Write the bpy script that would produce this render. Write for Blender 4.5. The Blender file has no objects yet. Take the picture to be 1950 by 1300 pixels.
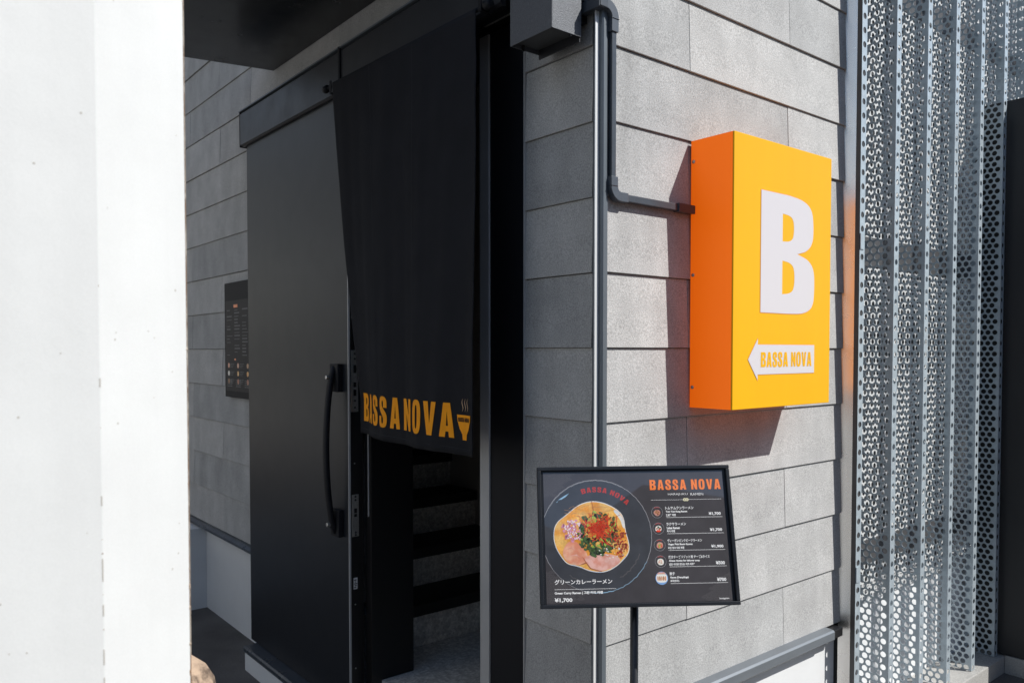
import bpy, bmesh, math, random
from mathutils import Vector, Matrix, noise
random.seed(7)
R = math.radians
S = bpy.context.scene
COL = S.collection

# ------------------------------------------------------------------ camera, sky, sun, exposure
cam_d = bpy.data.cameras.new('camera'); cam = bpy.data.objects.new('camera', cam_d); COL.objects.link(cam)
cam.location = (-1.5815, -1.5475, 1.5826)
cam.rotation_euler = (R(90 - 1.66), 0, R(50.83 - 90))
cam_d.sensor_fit = 'HORIZONTAL'; cam_d.sensor_width = 36.0; cam_d.lens = 27.78
cam_d.shift_y = 0.0311; cam_d.clip_start = 0.02; cam_d.clip_end = 500
cam_d.dof.use_dof = True; cam_d.dof.focus_distance = 2.35; cam_d.dof.aperture_fstop = 9.0
S.camera = cam

SUN_DIR = Vector((0.385, -0.60, 0.70)).normalized()          # towards the sun
W_ = bpy.data.worlds.new('World'); S.world = W_; W_.use_nodes = True
wn = W_.node_tree.nodes; wl = W_.node_tree.links
sky = wn.new('ShaderNodeTexSky'); sky.sky_type = 'NISHITA'; sky.sun_disc = False
sky.sun_elevation = math.asin(SUN_DIR.z)
sky.sun_rotation = math.atan2(SUN_DIR.x, SUN_DIR.y)
sky.air_density = 1.0; sky.dust_density = 0.6; sky.ozone_density = 1.0
wn['Background'].inputs['Strength'].default_value = 0.095
wl.new(sky.outputs[0], wn['Background'].inputs['Color'])
sun_d = bpy.data.lights.new('sun', 'SUN'); sun = bpy.data.objects.new('sun', sun_d); COL.objects.link(sun)
sun_d.energy = 4.4; sun_d.angle = R(0.53); sun_d.color = (1.0, 0.972, 0.925)
sun.rotation_euler = (-SUN_DIR).to_track_quat('-Z', 'Y').to_euler()
sun.location = (3, -5, 8)
S.view_settings.view_transform = 'Standard'; S.view_settings.look = 'None'
S.view_settings.exposure = 0.40; S.view_settings.gamma = 1.0; S.view_settings.use_curve_mapping = False
S.render.engine = 'CYCLES'

# ------------------------------------------------------------------ materials
M = {}
def mat(name, col, rough=0.6, metal=0.0, var=0.0, vscale=6.0, grain=0.0, gscale=220.0, bump=0.0, bscale=None,
        coat=0.0, emit=None, estr=0.0, col2=None, streak=None, spec=0.5, gthresh=None, rvar=0.0):
    """one procedural surface: broad mottling + fine grain + relief, all in object space (metres)"""
    m = bpy.data.materials.new(name); m.use_nodes = True; M[name] = m
    n = m.node_tree.nodes; l = m.node_tree.links; b = n['Principled BSDF']
    b.inputs['Roughness'].default_value = rough; b.inputs['Metallic'].default_value = metal
    b.inputs['Specular IOR Level'].default_value = spec
    b.inputs['Coat Weight'].default_value = coat; b.inputs['Coat Roughness'].default_value = 0.02; b.inputs['Coat IOR'].default_value = 1.75
    geo = n.new('ShaderNodeNewGeometry'); src = geo.outputs['Position']
    rgb = n.new('ShaderNodeRGB'); rgb.outputs[0].default_value = (*col, 1); out = rgb.outputs[0]
    def noise(scale, detail=4, vec=None, rough_=0.55):
        t = n.new('ShaderNodeTexNoise'); t.inputs['Scale'].default_value = scale; t.inputs['Detail'].default_value = detail
        t.inputs['Roughness'].default_value = rough_
        l.new(vec or src, t.inputs['Vector']); return t.outputs['Fac']
    def mult(out, fac, lo, hi, flo=0.3, fhi=0.7):
        mr = n.new('ShaderNodeMapRange'); l.new(fac, mr.inputs['Value'])
        mr.inputs['From Min'].default_value = flo; mr.inputs['From Max'].default_value = fhi
        mr.inputs['To Min'].default_value = lo; mr.inputs['To Max'].default_value = hi
        mx = n.new('ShaderNodeVectorMath'); mx.operation = 'SCALE'
        l.new(out, mx.inputs[0]); l.new(mr.outputs[0], mx.inputs['Scale']); return mx.outputs[0]
    if col2 is not None:
        mr = n.new('ShaderNodeMapRange'); l.new(noise(vscale * 1.7, 5), mr.inputs['Value'])
        mr.inputs['From Min'].default_value = 0.42; mr.inputs['From Max'].default_value = 0.62
        mx = n.new('ShaderNodeMix'); mx.data_type = 'RGBA'; l.new(mr.outputs[0], mx.inputs[0])
        mx.inputs[6].default_value = (*col, 1); mx.inputs[7].default_value = (*col2, 1); out = mx.outputs[2]
    if var: out = mult(out, noise(vscale, 6), 1 - var, 1 + var)
    if streak:
        mp = n.new('ShaderNodeMapping'); mp.inputs['Scale'].default_value = streak[1]; l.new(src, mp.inputs['Vector'])
        out = mult(out, noise(1.0, 4, mp.outputs[0]), 1 - streak[0], 1 + streak[0])
    if grain:
        f1 = noise(gscale, 3, rough_=0.7); out = mult(out, f1, 1 - grain, 1 + grain)
    if hasattr(out, 'node'): l.new(out, b.inputs['Base Color'])
    if rvar:
        mr = n.new('ShaderNodeMapRange'); l.new(noise(9, 5), mr.inputs['Value'])
        mr.inputs['From Min'].default_value = 0.3; mr.inputs['From Max'].default_value = 0.7
        mr.inputs['To Min'].default_value = max(0.02, rough - rvar); mr.inputs['To Max'].default_value = rough + rvar
        l.new(mr.outputs[0], b.inputs['Roughness'])
    if bump:
        bp = n.new('ShaderNodeBump'); bp.inputs['Strength'].default_value = bump; bp.inputs['Distance'].default_value = 0.003
        l.new(noise(bscale or gscale, 4, rough_=0.65), bp.inputs['Height']); l.new(bp.outputs[0], b.inputs['Normal'])
    if emit: b.inputs['Emission Color'].default_value = (*emit, 1); b.inputs['Emission Strength'].default_value = estr
    return m

mat('siding', (0.398, 0.398, 0.394), 0.85, var=0.10, vscale=7, grain=0.36, gscale=260, bump=0.32, bscale=230, streak=(0.09, (9, 9, 1.6)), spec=0.3)
mat('siding_b', (0.365, 0.368, 0.366), 0.85, var=0.12, vscale=6, grain=0.36, gscale=260, bump=0.32, bscale=230, streak=(0.10, (8, 8, 1.9)), spec=0.3)
mat('siding_c', (0.432, 0.431, 0.424), 0.85, var=0.10, vscale=8, grain=0.36, gscale=260, bump=0.32, bscale=230, streak=(0.08, (7, 7, 2.2)), spec=0.3)
mat('backing', (0.02, 0.02, 0.021), 0.9)
mat('white_render', (0.66, 0.672, 0.68), 0.7, var=0.03, vscale=5, bump=0.12, bscale=90)
mat('white_plaster', (0.602, 0.614, 0.612), 0.7, var=0.03, vscale=9, bump=0.10, bscale=45, streak=(0.035, (14, 14, 1.2)), grain=0.03, gscale=500)
mat('plaster_edge', (0.42, 0.37, 0.31), 0.9, col2=(0.20, 0.12, 0.07), vscale=30, bump=0.5, bscale=120)
mat('speck', (0.42, 0.40, 0.37), 0.9)
mat('slate_metal', (0.115, 0.135, 0.155), 0.42, metal=0.25, var=0.06, grain=0.05)
mat('duct_plastic', (0.046, 0.056, 0.070), 0.33, var=0.10, vscale=20, grain=0.06, rvar=0.08)
mat('duct_cover', (0.066, 0.078, 0.096), 0.36, var=0.08, vscale=20)
mat('rail_metal', (0.165, 0.185, 0.205), 0.40, metal=0.3, var=0.06, streak=(0.06, (3, 3, 60)))
mat('alu', (0.72, 0.73, 0.74), 0.35, metal=0.25)
mat('door_black', (0.0135, 0.0155, 0.020), 0.34, metal=0.0, var=0.03, vscale=2, rvar=0.02, spec=0.32)
mat('hood_black', (0.020, 0.022, 0.027), 0.40, metal=0.15, var=0.08, rvar=0.05)
mat('frame_grey', (0.42, 0.423, 0.425), 0.40, metal=0.1, var=0.07)
mat('frame_black', (0.0075, 0.008, 0.011), 0.6, var=0.1, spec=0.25)
mat('edge_black', (0.007, 0.007, 0.008), 0.4)
mat('canopy_dark', (0.020, 0.023, 0.028), 0.22, metal=0.2, var=0.15, vscale=1.5, rvar=0.07)
mat('cloth', (0.0135, 0.0140, 0.0175), 0.92, var=0.12, vscale=10, grain=0.25, gscale=700, bump=0.3, bscale=900, spec=0.25)
mat('cloth_print', (1.0, 0.37, 0.008), 0.7, var=0.06, vscale=25, grain=0.10, gscale=700, bump=0.2, bscale=900, spec=0.2)
mat('cloth_print_pale', (0.62, 0.42, 0.26), 0.8)
mat('box_metal', (0.105, 0.112, 0.125), 0.5, metal=0.3, grain=0.35, gscale=420, bump=0.5, bscale=420)
mat('box_inner', (0.05, 0.053, 0.055), 0.5)
mat('sign_face', (0.80, 0.41, 0.005), 0.40, var=0.02, vscale=2, spec=0.2, streak=(0.02, (14, 14, 0.9)))
mat('sign_side_glow', (0.78, 0.19, 0.006), 0.45, var=0.04, vscale=3, spec=0.25, emit=(0.95, 0.13, 0.003), estr=0.42)  # emission stands in for sunlight glowing through the translucent box
mat('sign_white', (0.61, 0.58, 0.60), 0.35)
mat('sign_top', (0.70, 0.22, 0.010), 0.5)
mat('sign_rim', (0.80, 0.30, 0.10), 0.5)
mat('steel', (0.55, 0.55, 0.54), 0.35, metal=0.9, grain=0.15, gscale=150)
mat('stainless', (0.95, 0.94, 0.92), 0.26, metal=1.0, streak=(0.03, (60, 60, 1)), rvar=0.03)
mat('galvanised', (0.41, 0.475, 0.52), 0.46, metal=0.35, var=0.08, vscale=14, grain=0.10, gscale=60)
mat('galvanised_pale', (0.58, 0.59, 0.59), 0.5, metal=0.1, var=0.05, vscale=14)
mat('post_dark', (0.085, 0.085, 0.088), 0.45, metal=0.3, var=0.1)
mat('partition', (0.013, 0.014, 0.017), 0.45, var=0.15, vscale=2, grain=0.1)
mat('asphalt', (0.115, 0.106, 0.098), 0.9, var=0.28, vscale=3, grain=0.45, gscale=160, bump=0.6, bscale=180)
mat('concrete', (0.34, 0.335, 0.32), 0.85, var=0.14, vscale=4, grain=0.25, gscale=140, bump=0.4, bscale=120)
mat('terrazzo', (0.50, 0.48, 0.45), 0.55, col2=(0.72, 0.70, 0.66), vscale=26, grain=0.3, gscale=90)
mat('stair_black', (0.010, 0.010, 0.010), 0.6)
mat('inner_wall', (0.40, 0.37, 0.34), 0.8, var=0.1)
mat('stand_black', (0.010, 0.012, 0.016), 0.38, rvar=0.06)
mat('paper', (0.036, 0.032, 0.037), 0.5, var=0.2, vscale=22, coat=1.0)
mat('print_dim', (0.13, 0.13, 0.135), 0.6)
mat('paper_matt', (0.012, 0.011, 0.012), 0.6)
mat('paper_wave', (0.080, 0.074, 0.078), 0.5, coat=0.9)
mat('ink_white', (0.80, 0.80, 0.80), 0.5, coat=0.6)
mat('ink_orange', (0.86, 0.20, 0.030), 0.5, coat=0.6)
mat('ink_red', (0.42, 0.032, 0.028), 0.5, coat=0.6)
mat('ink_cream', (0.70, 0.66, 0.45), 0.5, coat=0.6)
mat('ink_plate', (0.028, 0.031, 0.040), 0.5, var=0.2, vscale=30, coat=0.9)
mat('ink_rim', (0.33, 0.33, 0.35), 0.5, coat=0.6)
mat('ink_rim_blue', (0.26, 0.45, 0.62), 0.5, coat=0.6)
mat('food_soup', (0.68, 0.27, 0.025), 0.5, col2=(0.72, 0.42, 0.11), vscale=26, var=0.2, grain=0.15, gscale=260, coat=0.7)
mat('food_edge', (0.72, 0.68, 0.62), 0.5, col2=(0.50, 0.58, 0.68), vscale=30, coat=0.7)
mat('food_pork', (0.62, 0.22, 0.13), 0.5, col2=(0.66, 0.36, 0.24), vscale=30, var=0.15, coat=0.7)
mat('food_pork_pale', (0.66, 0.38, 0.33), 0.5, col2=(0.58, 0.24, 0.18), vscale=36, var=0.1, coat=0.7)
mat('food_pork_line', (0.34, 0.11, 0.045), 0.5, coat=0.7)
mat('food_onion', (0.62, 0.25, 0.36), 0.5, coat=0.7)
mat('food_onion_pale', (0.80, 0.66, 0.69), 0.5, coat=0.7)
mat('food_onion_deep', (0.50, 0.12, 0.22), 0.5, coat=0.7)
mat('food_green', (0.055, 0.105, 0.030), 0.5, coat=0.7)
mat('food_green_dark', (0.022, 0.038, 0.018), 0.5, coat=0.7)
mat('food_lime', (0.30, 0.46, 0.06), 0.5, coat=0.7)
mat('food_red', (0.72, 0.055, 0.018), 0.5, coat=0.7)
mat('food_spice', (0.30, 0.045, 0.020), 0.5, coat=0.7)
mat('food_white', (0.76, 0.74, 0.68), 0.5, coat=0.7)
mat('food_blue', (0.20, 0.36, 0.66), 0.5, coat=0.7)
mat('food_brown', (0.42, 0.21, 0.09), 0.5, coat=0.7)
mat('wood_weathered', (0.36, 0.265, 0.19), 0.9, col2=(0.12, 0.085, 0.062), vscale=26, bump=0.9, bscale=70, var=0.2)
mat('house_wall', (0.30, 0.28, 0.25), 0.8, var=0.1)
mat('house_pale', (0.72, 0.71, 0.69), 0.8, var=0.06)
mat('house_roof', (0.06, 0.06, 0.065), 0.7, var=0.15)
mat('house_glass', (0.03, 0.04, 0.05), 0.1)
mat('foliage', (0.06, 0.10, 0.03), 0.8, var=0.3)

# ------------------------------------------------------------------ builders
class MB:
    def __init__(s): s.v = []; s.f = []
    def quad(s, *p):
        k = len(s.v); s.v += [tuple(q) for q in p]; s.f.append(tuple(range(k, k + len(p)))); return s
    def box(s, x0, x1, y0, y1, z0, z1):
        k = len(s.v)
        s.v += [(x0, y0, z0), (x1, y0, z0), (x1, y1, z0), (x0, y1, z0), (x0, y0, z1), (x1, y0, z1), (x1, y1, z1), (x0, y1, z1)]
        s.f += [tuple(k + i for i in f) for f in ((0, 3, 2, 1), (4, 5, 6, 7), (0, 1, 5, 4), (1, 2, 6, 5), (2, 3, 7, 6), (3, 0, 4, 7))]
        return s
    def prism(s, poly, axis, a, b):
        """closed polygon swept along an axis ('x','y','z') from a to b"""
        def P(p, t): return {'x': (t, p[0], p[1]), 'y': (p[0], t, p[1]), 'z': (p[0], p[1], t)}[axis]
        k = len(s.v); n = len(poly)
        s.v += [P(p, a) for p in poly] + [P(p, b) for p in poly]
        s.f.append(tuple(range(k, k + n))); s.f.append(tuple(range(k + 2 * n - 1, k + n - 1, -1)))
        for i in range(n): s.f.append((k + i, k + (i + 1) % n, k + n + (i + 1) % n, k + n + i))
        return s
    def tube(s, pts, r, n=12, cap=True):
        k0 = len(s.v); prev = None
        pts = [Vector(p) for p in pts]
        rr = r if isinstance(r, (list, tuple)) else [r] * len(pts)
        for i, p in enumerate(pts):
            d = (pts[min(i + 1, len(pts) - 1)] - pts[max(i - 1, 0)]).normalized()
            a = d.orthogonal().normalized() if prev is None else (prev - d * prev.dot(d)).normalized()
            prev = a; b = d.cross(a)
            for j in range(n):
                t = 2 * math.pi * j / n; s.v.append(tuple(p + a * rr[i] * math.cos(t) + b * rr[i] * math.sin(t)))
        for i in range(len(pts) - 1):
            for j in range(n):
                s.f.append((k0 + i * n + j, k0 + i * n + (j + 1) % n, k0 + (i + 1) * n + (j + 1) % n, k0 + (i + 1) * n + j))
        if cap:
            s.f.append(tuple(k0 + j for j in reversed(range(n)))); s.f.append(tuple(k0 + (len(pts) - 1) * n + j for j in range(n)))
        return s
    def build(s, name, m, parent=None, bevel=0.0, smooth=False, fix=True):
        me = bpy.data.meshes.new(name); me.from_pydata(s.v, [], s.f)
        if fix or bevel:
            bm = bmesh.new(); bm.from_mesh(me)
            if bevel:
                bmesh.ops.bevel(bm, geom=[e for e in bm.edges], offset=bevel, segments=2, affect='EDGES', profile=0.6)
            bmesh.ops.recalc_face_normals(bm, faces=bm.faces); bm.to_mesh(me); bm.free()
        if smooth: me.shade_smooth()
        return put(name, me, m, parent)
def put(name, me, m, parent=None):
    o = bpy.data.objects.new(name, me); COL.objects.link(o)
    if m is not None and not me.materials: me.materials.append(M[m])
    if parent is not None: o.parent = parent
    return o
def empty(name, loc=(0, 0, 0), parent=None):
    o = bpy.data.objects.new(name, None); COL.objects.link(o); o.location = loc; o.empty_display_size = 0.1
    if parent is not None: o.parent = parent
    return o
def tag(o, label=None, cat=None, group=None, kind=None):
    if label: o['label'] = label
    if cat: o['category'] = cat
    if group: o['group'] = group
    if kind: o['kind'] = kind
    return o
def keep(o, parent):
    """parent without moving (the parent Empty sits at the thing's base)"""
    o.parent = parent; o.matrix_parent_inverse = Matrix.Translation(-parent.location) @ Matrix.Identity(4)
    return o
def bx(name, m, parent, x0, x1, y0, y1, z0, z1, bevel=0.0):
    o = MB().box(x0, x1, y0, y1, z0, z1).build(name, m, None, bevel)
    if parent is not None: keep(o, parent) if parent.type == 'EMPTY' else sub(o, parent)
    return o
def sub(o, parent):
    o.parent = parent
    o.matrix_parent_inverse = world(parent).inverted()
    return o
def world(o):
    m = Matrix.LocRotScale(o.location, o.rotation_euler, o.scale)
    return m if o.parent is None else world(o.parent) @ o.matrix_parent_inverse @ m
def att(o, parent):
    """attach with world transform kept"""
    return sub(o, parent)

# flat outlines -> mesh (holes are filled correctly by the 2D curve)
def flat(polys, depth=0.0):
    cu = bpy.data.curves.new('tmp', 'CURVE'); cu.dimensions = '2D'; cu.fill_mode = 'BOTH'; cu.extrude = depth
    for p in polys:
        sp = cu.splines.new('POLY'); sp.points.add(len(p) - 1)
        for i, q in enumerate(p): sp.points[i].co = (q[0], q[1], 0, 1)
        sp.use_cyclic_u = True
    return curve_mesh(cu)
def curve_mesh(cu):
    o = bpy.data.objects.new('tmp', cu); COL.objects.link(o)
    dg = bpy.context.evaluated_depsgraph_get(); dg.update()
    ev = o.evaluated_get(dg); me = bpy.data.meshes.new_from_object(ev, depsgraph=dg)
    bpy.data.objects.remove(o); bpy.data.curves.remove(cu); me.materials.clear()
    return me
def text_mesh(txt, x0, y0, w, h, heavy=0.0):
    """one line of type fitted to a box (x0,y0 = lower left)"""
    cu = bpy.data.curves.new('tmp', 'FONT'); cu.body = txt; cu.size = 1.0; cu.resolution_u = 2; cu.offset = heavy; cu.fill_mode = 'FRONT'
    me = curve_mesh(cu)
    if not me.vertices: return me
    xs = [v.co.x for v in me.vertices]; ys = [v.co.y for v in me.vertices]
    sx = w / max(1e-6, max(xs) - min(xs)); sy = h / max(1e-6, max(ys) - min(ys))
    for v in me.vertices: v.co = ((v.co.x - min(xs)) * sx + x0, (v.co.y - min(ys)) * sy + y0, 0)
    return me

# heavy condensed capitals, cap height 1
def ellip(cx, cy, rx, ry, n=28, p=2.6):
    out = []
    for i in range(n):
        t = 2 * math.pi * i / n; c, s = math.cos(t), math.sin(t)
        out.append((cx + rx * math.copysign(abs(c) ** (2 / p), c), cy + ry * math.copysign(abs(s) ** (2 / p), s)))
    return out
def soft(pts, sharp=()):
    """corner cutting, except at the listed points"""
    for _ in range(2):
        o = []; ns = []; n = len(pts)
        for i in range(n):
            if i in sharp: ns.append(len(o)); o.append(pts[i]); continue
            a, b, c = pts[i - 1], pts[i], pts[(i + 1) % n]
            o.append((b[0] * .75 + a[0] * .25, b[1] * .75 + a[1] * .25)); o.append((b[0] * .75 + c[0] * .25, b[1] * .75 + c[1] * .25))
        pts, sharp = o, set(ns)
    return pts
GL = {
 'B': (0.60, [soft([(0, 0), (0, 1), (.30, 1), (.46, .985), (.565, .92), (.585, .76), (.575, .62), (.50, .54), (.40, .515), (.52, .485), (.595, .40), (.60, .22), (.585, .07), (.48, .005), (.30, 0)], {0, 1, 2, 8, 14}),
               soft([(.23, .605), (.23, .835), (.31, .83), (.355, .79), (.355, .65), (.31, .61)], {0, 1}),
               soft([(.23, .165), (.23, .445), (.315, .435), (.365, .39), (.365, .22), (.315, .175)], {0, 1})]),
 'A': (0.62, [[(0, 0), (.175, 1), (.445, 1), (.62, 0), (.395, 0), (.37, .165), (.25, .165), (.225, 0)], [(.268, .33), (.35, .33), (.309, .76)]]),
 'S': (0.56, [soft([(.545, .64), (.335, .64), (.335, .76), (.325, .845), (.28, .87), (.235, .845), (.225, .78), (.24, .70), (.30, .635), (.43, .54), (.525, .445), (.56, .33), (.56, .2), (.53, .07), (.44, -.005), (.28, -.02), (.12, -.005), (.03, .07), (.0, .2), (.0, .36), (.21, .36), (.21, .22), (.225, .14), (.275, .115), (.325, .14), (.34, .22), (.33, .31), (.27, .385), (.13, .49), (.035, .59), (.012, .74), (.03, .90), (.11, .995), (.28, 1.02), (.45, .995), (.53, .90), (.545, .77)], {0, 1, 19, 20})]),
 'N': (0.58, [[(0, 0), (0, 1), (.205, 1), (.375, .50), (.375, 1), (.58, 1), (.58, 0), (.385, 0), (.205, .52), (.205, 0)]]),
 'O': (0.60, [ellip(.30, .5, .30, .52, 32, 2.9), ellip(.30, .5, .075, .36, 20, 2.9)]),
 'V': (0.62, [[(0, 1), (.225, 1), (.315, .33), (.40, 1), (.62, 1), (.435, 0), (.185, 0)]]),
}
def word_polys(w, x0, y0, width, h, gap=0.10, space=0.30):
    tot = 0; pos = []
    for c in w:
        if c == ' ': tot += space; continue
        pos.append((c, tot)); tot += GL[c][0] + gap
    tot -= gap; k = width / tot
    return [(c, [[(x0 + (p + q[0]) * k, y0 + q[1] * h) for q in poly] for poly in GL[c][1]]) for c, p in pos]

# ------------------------------------------------------------------ ground
gm = MB().box(-120, 120, -120, 120, -0.3, 0.0).build('ground', 'asphalt'); tag(gm, 'dark grey paved ground in front of the building', kind='structure')

# ------------------------------------------------------------------ the shop building
ROW = 0.21; Z0 = 0.54; NR = 18; TOPZ = Z0 + ROW * NR
bld = empty('shop_building', (0, 0, 0))
tag(bld, 'two-sided shop building clad in overlapping grey cement siding boards with a white base', 'building')
SID = ['siding', 'siding_b', 'siding_c']
plank_cache = {}
def plank_mesh(L, flip):
    """lap siding board: length L along local x, bottom lip proud, faces local -y"""
    key = (round(L, 4), flip)
    if key not in plank_cache:
        t = 0.0015; g = 0.0012
        prof = [(0.012, t), (-0.0075, 0.0008), (-0.0082, 0.002), (-0.0012, ROW - 0.001), (0.012, ROW - 0.001)]
        mb = MB()
        if flip: mb.prism([(a, b) for a, b in prof], 'y', g, L - g)       # runs along +y, faces -x
        else: mb.prism([(a, b) for a, b in prof], 'x', g, L - g)
        plank_cache[key] = mb.v, mb.f
    return plank_cache[key]
def plank(parent, start, end, row, left):
    v, f = plank_mesh(end - start, left)
    me = bpy.data.meshes.new('siding_plank'); me.from_pydata(v, [], f)
    bm = bmesh.new(); bm.from_mesh(me); bmesh.ops.recalc_face_normals(bm, faces=bm.faces); bm.to_mesh(me); bm.free()
    o = put('siding_plank', me, random.choice(SID))
    dz = random.uniform(-.0006, .0006); dd = random.uniform(-.0008, .0008)
    o.location = (dd, start, Z0 + row * ROW + dz) if left else (start, dd, Z0 + row * ROW + dz)
    sub(o, parent); return o
# right-hand (sunny) wall: y = 0, x 0.024 .. 1.30, carried on behind the perforated screen
side = MB().box(0.012, 1.30, 0.012, 0.16, 0.50, TOPZ).build('side_wall', 'backing'); att(side, bld)
for r in range(NR):
    k = r - 5                                                        # row index above eye level
    js = [0.372, 1.452] if k % 2 == 0 else [0.915]
    a = 0.011
    for j in [x for x in js if 0.011 < x < 1.30] + [1.30]:
        plank(side, a, j, r, False); a = j
# left-hand (shaded) wall: x = 0
front = MB().box(0.012, 0.165, 0.02, 0.325, 0.50, TOPZ).box(0.012, 0.165, 1.302, 6.0, 0.50, TOPZ).box(0.012, 0.165, 0.325, 1.25, 2.66, TOPZ).build('front_wall', 'backing'); att(front, bld)
for r in range(NR):
    k = r - 5; zb = Z0 + r * ROW
    off = 0.55 if k % 2 == 0 else 0.02
    js = [off + i for i in range(0, 7)]
    spans = [(0.030, 0.322), (1.30, 6.0)] if zb + ROW < 2.70 else [(0.030, 6.0)]
    for s0, s1 in spans:
        a = s0
        for j in [x for x in js if s0 + 0.06 < x < s1 - 0.06] + [s1]:
            plank(front, a, j, r, True); a = j
# base, trims
o = MB().box(0.014, 0.165, 1.302, 6.0, 0, 0.50).build('plinth', 'white_render'); att(o, bld); o['label'] = 'white rendered base in shade beside the door'
o = MB().box(0.014, 0.25, 0.02, 0.325, 0, 0.50).build('plinth', 'white_render'); att(o, bld)
o = MB().box(0.03, 1.302, 0.016, 0.16, 0, 0.50).build('plinth', 'white_render'); att(o, bld); o['label'] = 'sunlit white rendered base under the grey rail'
o = MB().prism([(0.014, 0.505), (-0.022, 0.498), (-0.030, 0.505), (-0.030, 0.518), (-0.012, 0.528), (-0.012, 0.540), (0.014, 0.540)], 'y', 1.30, 6.0).build('drip_trim', 'duct_plastic'); att(o, bld)
o = MB().prism([(0.014, 0.505), (-0.022, 0.498), (-0.030, 0.505), (-0.030, 0.518), (-0.012, 0.528), (-0.012, 0.540), (0.014, 0.540)], 'y', 0.03, 0.32).build('drip_trim', 'duct_plastic'); att(o, bld)
# grey metal rail below the sunny wall
rail = MB().prism([(0.012, 0.500), (-0.040, 0.500), (-0.046, 0.506), (-0.046, 0.534), (-0.040, 0.540), (0.004, 0.544), (0.012, 0.544)], 'x', 0.05, 1.195).build('base_rail', 'rail_metal'); att(rail, bld)
o = MB().box(0.03, 1.24, -0.004, 0.012, 0.5445, 0.5535).build('drip_trim', 'edge_black'); att(o, bld)
o = MB().box(1.196, 1.265, -0.040, 0.010, 0.503, 0.536).build('rail_end_bracket', 'edge_black', None, 0.003); att(o, bld)
# corner trim (stepped profile)
ct = MB().prism([(-0.006, 0.030), (-0.012, 0.020), (-0.012, -0.010), (-0.008, -0.014), (0.003, -0.014), (0.005, -0.012), (0.010, -0.012), (0.010, 0.012), (0.006, 0.030)], 'z', 0.0, TOPZ).build('corner_trim', 'slate_metal'); att(ct, bld)
o = MB().box(-0.0265, -0.0125, 0.000, 0.003, 0.0, TOPZ).build('corner_strip', 'alu'); sub(o, ct)
# closing parts that keep the inside dark
o = MB().box(0.0, 6.0, 0.16, 6.0, TOPZ, TOPZ + 0.15).build('roof', 'backing'); att(o, bld)
o = MB().box(0.25, 6.0, 6.0, 6.15, 0, TOPZ).build('rear_wall', 'inner_wall'); att(o, bld)
# dark wall behind the perforated screen
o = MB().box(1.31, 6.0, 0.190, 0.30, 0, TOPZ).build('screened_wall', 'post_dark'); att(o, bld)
o = MB().box(1.302, 1.312, 0.0, 0.30, 0, TOPZ).build('return_wall', 'backing'); att(o, bld)
o = MB().box(1.313, 6.0, 0.086, 0.189, 0, 0.535).build('plinth', 'white_render'); att(o, bld)
# low white wall at the far end of the shaded side
o = MB().box(-1.2, 0.013, 3.39, 3.55, 0, 0.495).build('low_wall', 'white_render'); att(o, bld)

# entrance: hood over the sliding track, frame posts, threshold, stairs
hood = MB().prism([(0.0, 2.765), (-0.112, 2.765), (-0.120, 2.757), (-0.120, 2.606), (-0.112, 2.598), (-0.100, 2.598), (-0.100, 2.64), (0.0, 2.64)], 'y', 0.30, 2.400).build('track_hood', 'hood_black'); att(hood, bld)
o = MB().box(-0.1215, 0.0, 2.4002, 2.404, 2.596, 2.767).build('end_cap', 'hood_black'); sub(o, hood)
o = MB().box(-0.126, -0.002, 0.30, 2.404, 2.7672, 2.7735).build('flashing', 'slate_metal'); sub(o, hood)
o = MB().box(-0.014, 0.25, 0.496, 0.545, 0.0, 2.60).build('door_post', 'frame_grey', None, 0.0015); att(o, bld); o['label'] = 'grey post at the right of the doorway'
o = MB().box(-0.008, 0.20, 0.322, 0.4955, 0.0, 2.60).build('door_side_panel', 'frame_black'); att(o, bld)
o = MB().box(-0.0095, 0.0, 0.3215, 0.3265, 0.0, 2.60).build('edge_bead', 'frame_grey'); att(o, bld)
o = MB().box(-0.004, 0.012, 0.3268, 0.3295, 0.0, 0.5).build('edge_bead', 'frame_grey'); att(o, bld)
jl = MB().box(-0.030, 0.041, 1.25, 1.299, 0.10, 2.64).build('door_jamb', 'edge_black', None, 0.001); att(jl, bld)
o = MB().box(-0.045, -0.041, 1.246, 1.2495, 0.92, 2.60).build('jamb_strip', 'frame_grey'); att(o, bld)
o = MB().box(0.0415, 0.168, 1.252, 1.30, 0.10, 2.64).build('door_lining', 'edge_black', None, 0.001); att(o, bld)
o = MB().box(-0.03, 0.25, 0.545, 1.30, 2.601, 2.66).build('door_head', 'edge_black'); att(o, bld)
th = MB().box(-0.160, 0.013, 0.30, 2.296, 0.0, 0.092).build('threshold', 'white_render', None, 0.003); att(th, bld)
o = MB().prism([(-0.165, 0.094), (-0.165, 0.112), (-0.158, 0.120), (-0.010, 0.120), (-0.010, 0.094)], 'y', 0.30, 2.300).build('floor_track', 'duct_plastic'); sub(o, th)
# interior: landing and stairs rising along +y, right-hand stair wall
ent = MB().box(0.17, 1.9, 0.17, 5.9, 0.0, 0.244).box(0.015, 0.1698, 0.546, 1.251, 0.0, 0.244).build('entrance_floor', 'terrazzo'); att(ent, bld)
o = MB().box(1.0, 1.9, 0.75, 5.9, 0.245, TOPZ).build('stair_wall', 'inner_wall'); att(o, bld)
stairs = empty('stair', (0, 0, 0)); att(stairs, bld)
for i in range(8):
    y = 1.44 + 0.24 * i; z = 0.44 + 0.187 * i
    att(MB().box(0.18, 0.998, y + 0.02, y + 0.30, 0.246, z - 0.052).build('riser', 'terrazzo'), stairs)
    att(MB().box(0.18, 0.999, y, y + 0.285, z - 0.050, z).build('tread', 'stair_black' if i % 1 == 0 else 'terrazzo', None, 0.003), stairs)

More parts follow.
